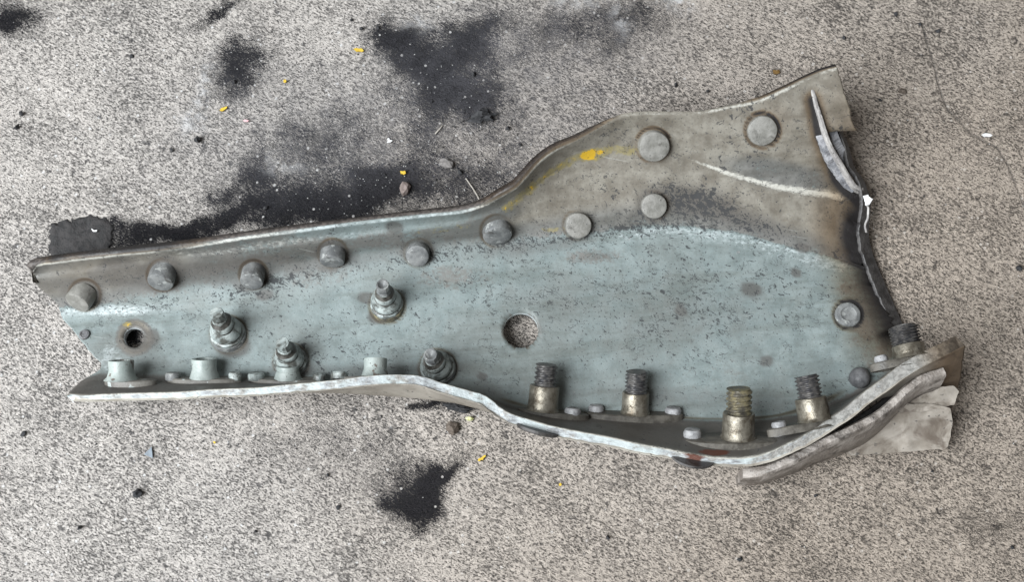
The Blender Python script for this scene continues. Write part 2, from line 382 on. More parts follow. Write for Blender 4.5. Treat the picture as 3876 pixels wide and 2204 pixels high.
# ---------------------------------------------------------------- concrete floor
def build_floor():
    c00 = P(-120, -120, 0); c11 = P(W+120, H+160, 0)
    xl = min(P(-140, -140, 0)[0], P(-140, H+140, 0)[0]); xr = -xl
    yt = P(0, -140, 0)[1]; yb = P(0, H+140, 0)[1]
    nx, ny = 620, 370
    ext = np.array([0.12, 0.5, 1.2, 2.5])
    xs = np.concatenate([xl-ext[::-1], np.linspace(xl, xr, nx), xr+ext])
    ys = np.concatenate([yb-ext[::-1], np.linspace(yb, yt, ny), yt+ext])
    X, Y = np.meshgrid(xs, ys)
    px = PX(np.stack([X, Y, 0*X], -1)); U = px[..., 0]/S; V = px[..., 1]/S
    flat = np.stack([X.ravel(), Y.ravel()], -1)
    n1 = fbm(flat, 22, 4).reshape(X.shape); n2 = fbm(flat+3.3, 60, 3).reshape(X.shape); n0 = fbm(flat+7.1, 6, 3).reshape(X.shape)
    u = U + 42*n1 + 20*n2; v = V + 42*np.roll(n1, 37, 0) + 20*np.roll(n2, 23, 1)
    st = np.zeros_like(X)
    for (cx, cy, rx, ry, rot, s) in [
        (1175, 95, 70, 44, 15, 1.05), (1060, 145, 110, 46, 25, .8), (1125, 215, 100, 52, 10, .85), (1180, 278, 62, 34, 0, .72),
        (1010, 95, 55, 35, 0, .55), (600, 165, 66, 50, -10, .95), (560, 30, 70, 16, -25, .8), (45, 32, 75, 42, 0, .95),
        (950, 430, 110, 42, 12, .72), (830, 490, 210, 56, -8, .70), (930, 515, 180, 44, -8, .75), (620, 545, 150, 22, -8, .6), (640, 445, 55, 38, 20, .72), (560, 490, 60, 30, 0, .5),
        (720, 360, 110, 60, -20, .45), (880, 300, 90, 70, 0, .38), (420, 595, 190, 20, -8, .85), (330, 585, 60, 22, 0, .7),
        (1060, 340, 60, 100, 10, .48), (1240, 330, 90, 120, 0, .34), (1400, 70, 180, 50, 0, .40), (1540, 95, 120, 50, 0, .38),
        (1600, 30, 60, 40, 0, .35), (1250, 480, 90, 60, 0, .42), (480, 270, 40, 60, 0, .25), (300, 250, 60, 30, 0, .2),
        (1035, 1240, 58, 58, -35, 1.25), (1085, 1190, 58, 26, -30, 1.0), (1140, 1170, 40, 14, -20, .6), (1150, 1022, 60, 12, 8, 1.0), (1060, 1008, 40, 9, 4, .8),
        (880, 1180, 160, 70, 0, .22), (800, 1100, 200, 60, 0, .22), (90, 1050, 80, 60, 0, .25), (30, 1200, 50, 60, 0, .25),
        (337, 846, 34, 30, 0, 1.2), (2480, 1330, 90, 60, 0, .33), (2060, 1160, 40, 20, 0, .3), (2200, 1260, 90, 30, 30, .25), (1560, 1220, 70, 25, 0, .25),  # first entry: shade under the small web hole, painted on the slab
        (2390, 770, 45, 25, 0, .35), (1950, 1250, 60, 25, 0, .22), (700, 1380, 90, 25, 0, .25), (1640, 1330, 120, 40, 30, .22),
    ]:
        st = np.maximum(st, 0) ; st = st + s*blob(u, v, cx, cy, rx*1.12, ry*1.15, rot, 0.85)*(1 - 0.35*np.clip(st, 0, 1))
    st = np.clip(st, 0, 1.3)
    veil = np.clip(0.75*blob(u, v, 1250, 300, 360, 260, 0, 1.5) + .5*blob(u, v, 1500, 90, 330, 130, 0, 1.5) + .55*blob(u, v, 700, 330, 330, 190, 0, 1.5)
                   + .22*blob(u, v, 850, 1150, 330, 150, 0, 1.5), 0, 1)
    pale = np.clip(.9*blob(u, v, 1672, 12, 42, 26, 30) + .75*blob(u, v, 500, 215, 16, 70, 20) + .5*blob(u, v, 470, 300, 40, 24) + .45*blob(u, v, 1050, 60, 40, 20)
                   + .35*blob(u, v, 700, 420, 60, 26, 10) + .5*blob(u, v, 1560, 60, 20, 30) + .5*blob(u, v, 1450, 20, 60, 20), 0, 1)
    warm_falloff = np.clip(0.42 + (U - 1350)/1700 + (V-700)/2600*np.clip((U-500)/900, 0, 1) + 0.25*n0, 0, 1.15)  # light falloff to the right, put into the slab colour
    d = seg_dist(U + 5*n2, V + 5*n1, [(2308, 60), (2330, 130), (2348, 210), (2375, 275), (2430, 330), (2500, 370), (2530, 430), (2565, 520)])
    d2 = seg_dist(U + 5*n2, V + 5*n1, [(1970, 215), (2080, 330), (2140, 400)])
    crack = np.clip(1 - d/6.5, 0, 1) + 0.35*np.clip(1 - d2/5, 0, 1)
    Z = 0.0005*n1 + 0.0003*n2 - 0.0006
    inside = (np.abs(X) < xr) & (Y > yb) & (Y < yt)
    Z = np.where(inside, Z, -0.0006)
    Z -= 0.0006*np.clip(crack, 0, 1)
    h, w = X.shape
    idx = np.arange(h*w).reshape(h, w)
    q = np.stack([idx[:-1, :-1], idx[:-1, 1:], idx[1:, 1:], idx[1:, :-1]], -1).reshape(-1, 4)
    me = bpy.data.meshes.new("concrete_floor")
    me.from_pydata(np.stack([X, Y, Z], -1).reshape(-1, 3).tolist(), [], q.tolist())
    me.polygons.foreach_set("use_smooth", [True]*len(me.polygons))
    for nm, a in (('stain', st), ('veil', veil), ('pale', pale), ('warm_falloff', warm_falloff), ('crack', crack)): set_attr(me, nm, a.ravel())
    o = link("concrete_floor", me, None, [M['concrete']])
    tag(o, kind="structure", label="pale speckled concrete floor with black oil and soot stains", cat="floor")
build_floor()

# ---------------------------------------------------------------- bracket: formed channel sheet
C0_ = [(124,1034,26),(140,1014,28),(200,998,29),(465,966,30),(753,936,31),(980,903,32),(1175,878,33),(1340,856,33),(1614,826,34),(1752,812,35),(1825,788,36),(1892,752,38),
      (1950,720,40),(1988,678,41),(2036,622,42),(2094,576,43),(2181,534,44),(2253,492,45),(2325,456,45),(2373,440,45),(2445,434,45),(2599,434,45),(2764,408,46),(2860,380,47),
      (2957,338,48),(3053,290,49),(3110,266,50),(3166,250,51)]
C1 = [(124,1062,20),(465,1020,20.5),(980,948,22),(1340,905,23),(1614,868,24),(1752,850,25),(1830,828,25.5),(1907,800,26),(1969,752,26),(2027,708,26),(2085,662,26),(2133,637,26),
      (2205,615,26),(2267,606,26),(2373,598,26),(2480,598,26),(2606,606,24),(2700,635,22),(2810,667,20),(2957,709,17.8),(3053,724,16.5),(3150,742,15),(3275,770,14)]
CB = [(225,1178),(454,1162),(666,1140),(908,1105),(1180,1046),(1513,1000),(1816,950),(2270,896),(2500,862),(2724,880),(3027,953),(3290,1020)]
BW = [(225,22),(454,26),(666,34),(908,50),(1180,62),(1513,56),(1816,44),(2270,26),(2500,15),(3290,13)]   # half width of the fold
C5 = [(385,1388,13),(800,1402,14),(1200,1415,14),(1500,1430,14),(1724,1450,14),(1900,1500,14),(2000,1530,14),(2203,1556,14),(2450,1563,14),(2718,1577,14),(2900,1572,14),
      (3050,1535,14),(3200,1462,14),(3330,1392,14),(3440,1325,14)]
C6 = [(296,1452,21),(350,1434,19),(465,1437,19),(800,1440,19),(1100,1450,19),(1400,1462,19),(1600,1478,19),(1724,1492,19),(1850,1522,19),(1950,1548,19),(2203,1582,19),(2450,1592,19),(2718,1607,19),
      (2900,1602,19),(3050,1572,19),(3200,1515,19),(3330,1462,18),(3450,1440,17),(3612,1432,16)]
C7 = [(246,1500,36),(258,1491,39.5),(320,1495,41),(465,1490,42),(657,1485,43),(801,1475,44),(980,1467,45),(1065,1458,45),(1285,1436,46),(1395,1422,46),(1477,1417,46),(1559,1418,47),(1614,1428,47),
      (1669,1447,47),(1724,1463,48),(1788,1481,48),(1837,1496,48),(1863,1515,48),(1893,1540,48),(1931,1564,49),(2014,1591,49),(2090,1613,49),(2203,1636,50),(2316,1657,50),(2430,1684,50),
      (2532,1702,50),(2594,1716,50),(2677,1730,50),(2780,1736,50),(2841,1732,50),(2903,1716,50),(2965,1687,50),(3027,1656,51),(3089,1617,51),(3150,1575,51),(3187,1551,51),(3256,1492,51),
      (3325,1441,52),(3393,1388,52),(3462,1345,53),(3531,1310,53),(3628,1264,54)]

C0 = [(a, b-9, z) for a, b, z in C0_]
NU = 470
U_ = np.linspace(0, 1, NU)
U_ = U_ + 0.0
def curve(c):
    c = np.array(c, float); x = c[0, 0] + U_*(c[-1, 0]-c[0, 0])
    return np.stack([x, pchip(c[:, 0], c[:, 1], x), pchip(c[:, 0], c[:, 2], x)], -1)

k0, k1, k5, k6, k7 = curve(C0), curve(C1), curve(C5), curve(C6), curve(C7)
cb = np.array(CB, float); bw = np.array(BW, float)
x = cb[0, 0] + U_*(cb[-1, 0]-cb[0, 0])
yb_ = pchip(cb[:, 0], cb[:, 1], x); hw = pchip(bw[:, 0], bw[:, 1], x)
k3 = np.stack([x-6, yb_-hw, 9.5+0.03*hw], -1); k4 = np.stack([x+10, yb_+hw, 7.4+0*x], -1)
def w3(k): return P(k[:, 0], k[:, 1], k[:, 2]*MM)
K = [w3(k) for k in (k0, k1, k3, k4, k5, k6, k7)]
# gentle curl inside the lip and the middle of the web
mid01 = 0.5*(K[0]+K[1]); mid01[:, 2] += -0.0022 + 0.0100*np.clip((U_-.76)/.22, 0, 1)
mid13 = 0.5*(K[1]+K[2]); mid13[:, 2] -= 0.0008
mid34 = 0.5*(K[2]+K[3]); mid34[:, 2] -= 0.0004
webm = [K[3]*(1-t)+K[4]*t for t in (.25, .5, .75)]
midf = 0.5*(K[5]+K[6])
K1a = K[1]+.10*(mid01-K[1]); K1b = K[1]+.10*(mid13-K[1])
rows = [K[0], mid01, K1a, K1b, mid13, K[2], mid34, K[3]] + webm + [K[4], K[5], midf, K[6]]
rows = np.array(rows)                                     # R,NU,3
R = len(rows)
segn = [12, 12, 4, 11, 11, 6, 6, 9, 9, 9, 9, 7, 8, 8]        # samples per band
vlist = []
for i, sgn in enumerate(segn): vlist += list(i + np.arange(sgn)/sgn)
vlist += [R-1]
vl = np.array(vlist)
vl = np.sort(np.concatenate([vl, [0.025, 0.055, 0.12, 0.2, R-1-0.03, R-1-0.07]]))
NV = len(vl)
G = np.zeros((NV, NU, 3))
for j in range(NU):
    q = rows[:, j]
    t = np.concatenate([[0], np.cumsum(np.linalg.norm(np.diff(q, axis=0), axis=1))])
    ti = np.interp(vl, np.arange(R), t)
    for c in range(3): G[:, j, c] = pchip(t, q[:, c], ti)
vl = np.where(vl <= 2, vl, np.where(vl < 3, 2.0, vl-1)); R -= 1      # fold rows count as one line from here on
# torn right end: jagged outline, web rim curled down
vn = np.arange(NV)
iK1 = np.searchsorted(vl, 2); iK4 = np.searchsorted(vl, 6); iK5 = np.searchsorted(vl, 10)
dx = np.array([mnoise.fractal(Vector((vv*0.33, 4.2, 0)), .9, 2.1, 4) for vv in vn])
dx[vn < iK1*0.55] *= 0.25; dx[vn > iK5] *= 0.15
tail = np.clip((U_ - 0.955)/0.045, 0, 1)
G[:, :, 0] += (dx[:, None]*0.0042)*tail[None, :]**2
bump_l = np.array([mnoise.fractal(Vector((vv*0.4, 9.7, 0)), 1., 2., 3) for vv in vn])
G[:, :, 0] += 0.0006*bump_l[:, None]*np.clip(1-U_/0.02, 0, 1)[None, :]
curl = np.interp(vl, [1.6, 3.0, 4.0, 9.0, 10.0], [0, .7, 1, 1, 0.4])
G[:, :, 2] -= (curl*0.0075)[:, None]*(np.clip((U_-0.972)/0.028, 0, 1)**1.5)[None, :]*np.where(G[:, :, 2] > 0.012, 1.6, 0.45)
# upper right corner tab sinks below the torn strip
pxg = PX(G); UX, UY = pxg[..., 0], pxg[..., 1]
# dents
dn = np.array([mnoise.fractal(Vector((a*18, b*18, 2.2)), 1., 2., 3) for a, b in G[:, :, :2].reshape(-1, 2)]).reshape(NV, NU)
G[:, :, 2] += 0.0006*dn
# rounded corners on the long free edges
e0 = np.array([1.0, .35, .08]); 
def grid_normals(G):
    du = np.gradient(G, axis=1); dv = np.gradient(G, axis=0)
    n = np.cross(dv, du); n /= np.linalg.norm(n, axis=-1, keepdims=True)
    if n[NV//2, NU//2, 2] < 0: n = -n
    return n
GN = grid_normals(G)
SHEET_G, SHEET_N = G.copy(), GN.copy()
DE = np.linalg.norm(np.cumsum(np.diff(G, axis=0, prepend=G[:1]), axis=0), axis=-1)      # metres from the upper free edge
G -= GN*(0.0013*np.exp(-(DE/0.0009)**2))[..., None]*(np.arange(NV) < iK1)[:, None, None]*np.clip(U_/0.03, .1, 1)[None, :, None]
nick = np.array([mnoise.fractal(Vector((a*260, 3.1, 0)), 1., 2., 3) for a in G[-1, :, 0]])
for i, f in enumerate(e0):
    G[-1-i] -= GN[-1-i]*(0.0006*f + 0.0003*f*np.clip(nick, -1, 1)[:, None])

def paint_attrs():
    u, v = UX/S, UY/S
    nn = dn*14; u2, v2 = u+nn, v+np.roll(nn, 31, 1)
    vi = np.broadcast_to(vl[:, None], u.shape)
    # fold line distance
    flange = np.clip((5.2-vi)/2.2, 0, 1)
    tan = flange*np.clip(0.62+(u-1100)/500, 0.62, 1.15)
    tan += 0.35*blob(u2, v2, 200, 720, 170, 60, 0, 2) + .35*blob(u2, v2, 330, 660, 200, 40, 0, 2)
    tan += .6*blob(u2, v2, 1480, 640, 95, 24, 0, 1.3) + .45*blob(u2, v2, 1130, 700, 150, 40, 0, 2)
    tan += .55*blob(u2, v2, 2180, 800, 70, 200, -15, 2) + .3*blob(u2, v2, 1790, 930, 200, 50, 0, 2)+ .45*blob(u2, v2, 800, 700, 120, 30, -8, 2)
    tan += np.clip((vi-10.2)/0.8, 0, 1)*0.9
    tan -= .5*blob(u2, v2, 1000, 560, 260, 22, -6, 2)
    tan -= .45*blob(u2, v2, 1960, 440, 170, 40, 12, 1.5)  # facet above the crease painted paler, as turned to the light
    grime_shade = .60*blob(u2, v2, 420, 690, 330, 26, -4, 1.5) + .45*blob(u2, v2, 650, 680, 160, 36, -5, 1.5) + .45*blob(u2, v2, 930, 640, 200, 28, -8, 1.5)
    grime_shade += .75*blob(u2, v2, 1720, 500, 120, 44, 10, 1.5) + .55*blob(u2, v2, 1880, 560, 150, 34, 20, 1.5) + .5*blob(u2, v2, 1330, 620, 150, 22, -8, 1.5)
    grime_shade += .35*blob(u2, v2, 1150, 600, 120, 22, -6, 1.5) + .4*blob(u2, v2, 1780, 1000, 420, 30, 4, 1.5) + .5*blob(u2, v2, 1230, 1000, 90, 34, 25, 1.5)
    grime_shade += .45*blob(u2, v2, 900, 925, 330, 18, 0, 1.5) + .35*blob(u2, v2, 280, 880, 60, 60, 0, 1.5) + .5*blob(u2, v2, 360, 860, 40, 26, 0, 1.5)
    grime_shade += .22*flange*np.clip((1150-u)/300, 0, 1)*(vi > .3)*(1+1.2*dn)  # left upper flange: dirt plus the steep face's shading put into colour
    grime_shade += .18 + .28*blob(u2, v2, 1600, 780, 420, 120, 0, 1.5)
    for (a, b_, r) in [(1880, 728, 15), (1990, 690, 11), (1923, 903, 13), (665, 745, 14), (985, 569, 15), (920, 748, 15), (950, 797, 15), (1700, 770, 10), (1210, 948, 9), (2010, 633, 12), (300, 680, 30), (590, 860, 26)]:
        grime_shade += 0.95*blob(u2, v2, a, b_, r*1.5, r, 0, 2)
    grime_shade += np.clip((vi-10.4)/0.5, 0, 1)*0.80*np.clip((2300-u)/120, 0, 1)*np.clip(1-(vi-12.8)/0.2, 0, 1)  # lower flange inside: brown dirt with its shade painted in
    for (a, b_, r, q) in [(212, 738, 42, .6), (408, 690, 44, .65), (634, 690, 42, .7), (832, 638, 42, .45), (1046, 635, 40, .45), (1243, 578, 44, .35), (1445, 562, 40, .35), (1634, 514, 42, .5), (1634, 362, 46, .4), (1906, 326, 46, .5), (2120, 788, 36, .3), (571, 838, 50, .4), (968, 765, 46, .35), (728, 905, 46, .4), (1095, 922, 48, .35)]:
        grime_shade += q*np.exp(-np.clip(np.hypot(u2-a, v2-b_)-r*.75, 0, 999)**2/(0.30*r)**2)
    bl = np.interp(u, x/S, yb_/S)
    ingr = .22 + .75*blob(u2, v2, 1725, 495, 110, 42, 15, 1.3) + .55*blob(u2, v2, 1880, 560, 130, 24, 20, 1.5) + (.34+.22*np.clip((u-900)/200, 0, 1)*np.clip((1750-u)/100, 0, 1))*np.exp(-((v-bl+6)/20)**2) + .25*blob(u2, v2, 1630, 520, 60, 40, 0, 1.5)
    ingr += .3*blob(u2, v2, 450, 690, 260, 18, -4, 1.5) + .25*blob(u2, v2, 1650, 760, 380, 110, 0, 1.5) + .3*blob(u2, v2, 650, 735, 120, 26, 0, 1.5)
    ingr *= np.where(vi > 10.2, .3, 1)
    bare = np.where(v > bl+2, .46*np.exp(-((v-bl-2)/36)**2), .46*np.exp(-((v-bl-2)/9)**2))*(.7*np.clip((560-u)/160, 0, 1) + np.clip((u-1460)/120, 0, 1)*np.clip((2170-u)/60, 0, 1))  # bright band of the bend, painted as pale colour
    cr = seg_dist(u, v, [(1722, 398), (1770, 415), (1850, 443), (1950, 470), (2060, 485), (2150, 498)])
    bare += .22*blob(u2, v2, 2000, 430, 130, 40, 12, 1.5) + .85*np.exp(-(cr/ (4+ (u-1700).clip(0, 500)*0.016))**2)*np.clip((u-1700)/60, .2, 1)  # lit facet above the crease painted pale, then the scuffed crease line
    de = DE*1000
    md = np.interp(u, [0, 400, 560, 1180, 1250, 1480, 1560, 1840, 1900, 2200], [1, 1, .15, .1, .8, .8, .15, .15, 1, 1])*np.clip((u-92)/50, 0, 1)
    edge0 = np.exp(-((de-.8-1.7*md)/1.0)**2)*(vi < 2.2); edge_shade = md*.95*np.exp(-(de/1.35)**4)*(vi < 2.2); edge7 = np.exp(-((R-1-vi)/0.10)**2)
    bare += (.62+1.0*dn)*edge0 + .8*edge7*np.clip((2100-u)/200, .3, 1)*np.clip((u-200)/60, 0, 1)
    bare += .35*blob(u2, v2, 700, 610, 420, 14, -7, 2)
    bare += .5*blob(u2, v2, 280, 900, 30, 50, 0, 2)+ .4*blob(u2, v2, 260, 780, 110, 14, 0, 2)
    hr = np.hypot(u-337, v-845)
    tan += 1.1*np.exp(-((hr-36)/13)**2); grime_shade += .55*np.exp(-((hr-30)/8)**2) + .8*blob(u2, v2, 378, 843, 13, 20, 0, 2)
    hb = np.hypot(u-1303, v-827); grime_shade += .6*np.exp(-((hb-45)/5)**2)
    yel = np.zeros_like(u)
    yd = seg_dist(u, v, [(1265, 522), (1310, 488), (1345, 455), (1390, 420), (1440, 398), (1475, 388)])
    yel += .7*np.exp(-(yd/11)**2) + .62*blob(u2, v2, 1474, 388, 30, 16, 0, 3) + .55*blob(u2, v2, 1540, 375, 70, 16, -8, 2) + .55*blob(u2, v2, 1385, 568, 40, 7, -6, 2) + .8*blob(u, v, 318, 812, 14, 8, 0, 3)
    yel += .25*blob(u2, v2, 1100, 575, 120, 14, -6, 2)
    se = np.clip((U_[None, :]-0.905)/0.095, 0, 1)*np.ones_like(u)
    prof = np.interp(vl, [0, 1.2, 1.8, 2.4, 4.2, 6, 7.5, 9, 10, 11, 13], [.12, .5, .8, 1.0, 1.15, 1.0, .95, 1.0, .5, .25, .3])
    soot = prof[:, None]*se**1.25
    soot += .85*np.exp(-(seg_dist(u, v, [(2032, 250), (2052, 340), (2098, 440), (2160, 490)])/20)**2)  # dark band beside the torn strip: gap shadow painted along with scorch
    soot += .45*blob(u2, v2, 2160, 590, 50, 50, 0, 1.5) + .5*blob(u2, v2, 2140, 480, 60, 26, 25, 1.5)
    soot += .5*blob(u2, v2, 1930, 300, 55, 60, 0, 1.5)*0.5
    soot += .42*np.clip((u-2270)/90, 0, 1)*np.clip((vi-10.5), 0, 1)
    soot += edge_shade*np.clip(.85+.6*np.roll(dn, 40, 1), .1, 1)  # shade on the lip edge where it turns away, painted dark
    soot += .80*np.exp(-((vi-10.30)/.20)**2)*np.clip((u-1230)/60, 0, 1)*np.clip((2130-u)/60, 0, 1)*np.clip(.75+1.3*dn, 0, 1)
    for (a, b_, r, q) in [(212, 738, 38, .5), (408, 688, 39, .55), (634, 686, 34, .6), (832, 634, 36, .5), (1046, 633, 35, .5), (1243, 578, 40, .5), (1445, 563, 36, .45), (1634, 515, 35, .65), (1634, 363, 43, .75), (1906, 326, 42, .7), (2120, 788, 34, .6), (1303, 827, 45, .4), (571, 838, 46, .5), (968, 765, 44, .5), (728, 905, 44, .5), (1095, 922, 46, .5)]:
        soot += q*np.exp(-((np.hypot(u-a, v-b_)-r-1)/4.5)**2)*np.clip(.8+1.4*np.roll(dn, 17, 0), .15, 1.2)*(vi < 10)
    rust = .95*blob(u2, v2, 1745, 1145, 60, 9, 10, 2) + 1.0*blob(u2, v2, 1790, 1128, 45, 9, 0, 2)
    rimdark = np.where(vi < 6, 1.0, 0.0)*np.ones_like(u)
    for nm, a in (('tan', tan), ('grime_shade', grime_shade), ('bare', bare), ('yellow', yel), ('soot', soot), ('rust', rust), ('rimdark', rimdark), ('ingrain', ingr), ('rimtan', .36+.4*np.clip((u-1850)/250, 0, 1))):
        yield nm, np.clip(a, 0, 1.4)

E0 = Vector(P(1700, 1150, 0.0).tolist())
bracket = bpy.data.objects.new("aircraft_bracket", None); COL.objects.link(bracket)
bracket.name = "metal_bracket"
bracket.location = E0; bracket.empty_display_size = 0.02
tag(bracket, "torn and scorched pale green channel bracket with bolts and nut plates on concrete", "metal bracket")

HOLES = [(1972, 1252, 66), (507, 1279, 38)]
NOTCH = [(3128, 486), (3300, 480), (3320, 720), (3268, 716), (3240, 705), (3215, 668), (3180, 610), (3145, 550)]
def inside(poly, x_, y_):
    c = False
    for (x0, y0), (x1, y1) in zip(poly, poly[1:]+poly[:1]):
        if (y0 > y_) != (y1 > y_) and x_ < (x1-x0)*(y_-y0)/(y1-y0)+x0: c = not c
    return c
def build_channel():
    bm = bmesh.new()
    at = {nm: a for nm, a in paint_attrs()}
    for nm in at: bm.verts.layers.float.new(nm)
    lay = {nm: bm.verts.layers.float[nm] for nm in at}
    vs = [[bm.verts.new(Vector(G[i, j]) - E0) for j in range(NU)] for i in range(NV)]
    for i in range(NV):
        for j in range(NU):
            for nm, l in lay.items(): vs[i][j][l] = float(at[nm][i, j])
    skip = []
    D = [np.hypot(UX-hx, UY-hy) for hx, hy, hr in HOLES]
    for i in range(NV-1):
        for j in range(NU-1):
            dead = inside(NOTCH, UX[i, j], UY[i, j]) if j > NU*.9 and i < iK4 else False
            for (hx, hy, hr), d in zip(HOLES, D):
                if min(d[i, j], d[i+1, j], d[i, j+1], d[i+1, j+1]) < hr: dead = True
            if not dead: bm.faces.new((vs[i][j], vs[i+1][j], vs[i+1][j+1], vs[i][j+1]))
    loose = [v for v in bm.verts if not v.link_faces]
    bmesh.ops.delete(bm, geom=loose, context='VERTS')
    for v in bm.verts:
        if v.is_boundary:
            p = np.array(v.co + E0); q = PX(p)
            for hx, hy, hr in HOLES:
                d = math.hypot(q[0]-hx, q[1]-hy)
                if d < hr+22:
                    t = P(hx+(q[0]-hx)*hr/d, hy+(q[1]-hy)*hr/d, p[2]); v.co = Vector(t.tolist()) - E0
    bm.normal_update()
    if sum(f.normal.z for f in bm.faces) < 0:
        bmesh.ops.reverse_faces(bm, faces=bm.faces)
    me = bpy.data.meshes.new("channel_sheet"); bm.to_mesh(me); bm.free()
    me.polygons.foreach_set("use_smooth", [True]*len(me.polygons))
    o = link("channel_sheet", me, bracket, [M['sheet'], M['rim'], M['outer']])
    vg = o.vertex_groups.new(name="thick")
    dat = np.array([a.value for a in me.attributes['rimdark'].data])
    idx = np.arange(len(dat))
    cox = np.array([v.co.x + E0.x for v in me.vertices])
    wts = np.clip(np.interp(cox, [-.25, -.05, .05, .25], [.66, .70, .88, 1.0]), 0, 1)
    wq = np.round(wts*40)/40
    for w_ in np.unique(wq[dat < .5]): vg.add([int(i) for i in idx[(dat < .5) & (wq == w_)]], float(w_), 'REPLACE'); vg.add([int(i) for i in idx[dat >= .5]], 0.62, 'REPLACE')
    s = o.modifiers.new("thickness", 'SOLIDIFY'); s.thickness = 0.0070; s.offset = -1; s.use_even_offset = False
    s.material_offset_rim = 1; s.material_offset = 2; s.vertex_group = "thick"; s.use_quality_normals = True
    return o
channel = build_channel()

def on_sheet(px, py, lo=0.0, hi=99.0):
    """surface point and normal of the sheet nearest to a photograph pixel"""
    d = np.hypot(UX-px, UY-py) + np.where((vl[:, None] >= lo) & (vl[:, None] <= hi), 0, 1e6)
    i, j = np.unravel_index(np.argmin(d), d.shape)
    p = SHEET_G[i, j]
    t = P(px, py, p[2]); t = t if np.linalg.norm(t-p) < 0.004 else p
    tang = SHEET_G[i, min(j+4, NU-1)] - SHEET_G[i, max(j-4, 0)]
    return Vector(t.tolist()), Vector(SHEET_N[i, j].tolist()), Vector(tang.tolist()).normalized()

def fix(o, loc, axis, xdir=(1, 0, 0), parent=bracket, base=E0):
    o.parent = parent; o.matrix_local = Matrix.Translation(Vector(loc) - base) @ frame(axis, xdir).to_4x4()

UP = Vector((0, 1, 0))
# ---- bolt heads on the upper flange and web
def bolt_head(u, v, r, h, mat='head', tilt=(0, 0, 0), flat=False, seed=0, label=None):
    p, nrm, tg = on_sheet(u*S, v*S, 0, 10)
    ax = (nrm + Vector(tilt)).normalized()
    r *= S*PXM*0.93; h *= MM
    c = 0.13*r
    me = lathe("bolt_head", [(r*0.99, -0.003), (r, h*0.15), (r, h-c), (r-c*.35, h-c*.3), (r-c, h), (r*.55, h*1.01), (0.0002, h*1.012)], 30, 0.022, seed)
    o = link("bolt_head", me, None, [M[mat]]); fix(o, p, ax)
    if label: o["label"] = label
    return o
bolt_head(208, 738, 34, 6.5, 'headtan', (-.55, -.80, 0), seed=1)
bolt_head(408, 686, 34, 6.5, 'head', (-.20, -.75, 0), seed=2)
bolt_head(634, 681, 30, 8.0, 'head', (-.14, -.75, 0), seed=3)
bolt_head(832, 632, 32, 6.4, 'head', (-.08, -.5, 0), seed=4)
bolt_head(1046, 631, 31, 6.0, 'head', (-.06, -.45, 0), seed=5)
bolt_head(1243, 576, 39, 4.6, 'head', (0, -.2, 0), seed=6)
bolt_head(1445, 562, 35, 4.5, 'headtan', (0, 0, 0), seed=7)
bolt_head(1634, 514, 34, 4.5, 'headtan', (0, 0, 0), seed=8)
bolt_head(1634, 362, 41, 4.5, 'headtan', (0, 0, 0), seed=9)
bolt_head(1906, 326, 39, 2.2, 'headtan', (0, 0, 0), seed=10)

def rivet(u, v, r, h, mat, seed, name="rivet", lo=0, hi=10, tilt=(0, 0, 0)):
    p, nrm, tg = on_sheet(u*S, v*S, lo, hi)
    r *= S*PXM*.95; h *= MM
    me = lathe(name, [(r, -.002), (r, h*.45), (r*.9, h*.85), (r*.62, h), (r*.5, h*.72), (r*.2, h*.7), (.0001, h*.7)], 24, .04, seed)
    o = link(name, me, None, [M[mat]]); fix(o, p, (nrm+Vector(tilt)).normalized()); return o
rivet(2120, 788, 33, 2.2, 'head', 21)
rivet(212, 838, 14, 1.6, 'darkrivet', 22)
me_ = lathe("rivet", [(.0055, -.002), (.0058, .002), (.0052, .0048), (.0034, .0066), (.0014, .0073), (.0001, .0074)], 24, .03, 5)
o_ = link("rivet", me_, None, [M['darkrivet']]); p_, n_, t_ = on_sheet(2160*S, 968*S, 6, 10); fix(o_, p_, n_)
# ---- stud collars standing on the web
def stud(bu, bv, tu, tv, length, rb, seed, pin_hex=True, mat='collar'):
    p, nrm, _ = on_sheet(bu*S, bv*S, 6, 10)
    L = length*MM
    tip = Vector(P(tu*S, tv*S, p.z + L*0.92).tolist())
    ax = (tip - p).normalized()
    r = rb*S*PXM*.95
    prof = [(r*.98, -.004), (r, .0012), (r*.98, .0024), (r*.88, .0030), (r*.86, .0040), (r*.91, .0046), (r*.90, L*.27), (r*.84, L*.33), (r*.68, L*.43), (r*.64, L*.455),
            (r*.68, L*.48), (r*.66, L*.57), (r*.60, L*.61), (r*.48, L*.66), (r*.44, L*.70), (.0002, L*.70)]
    root = link("stud_collar", lathe("stud_collar", prof, 32, .05, seed, 30, bands=(3, 4, 8, 9, 12, 13)), None, [M[mat], M['groove']])
    fix(root, p, ax)
    pr = r*.42
    pin = link("pin", lathe("pin", [(pr, L*.6), (pr*1.02, L*.74), (pr*.9, L*.76), (pr, L*.79), (pr, L*.95), (pr*.9, L), (pr*.72, L*1.0), (pr*.5, L*.97 if pin_hex else L), (.0001, L*.93 if pin_hex else L)], 12, .05, seed+9, 25), root, [M['collar' if not pin_hex else 'head']])
    wr = r*1.06
    link("washer", lathe("washer", [(wr, -.003), (wr, .0006), (wr*.97, .0011), (r*.8, .0012)], 32, .02, seed+3), root, [M['yellowthread' if seed == 2 else 'head']])
stud(571, 838, 541, 783, 24, 44, 1, False)
stud(968, 765, 957, 713, 24, 42, 2, True)
stud(728, 905, 707, 860, 24, 42, 3, False)
stud(1095, 922, 1077, 889, 22, 44, 4, True)

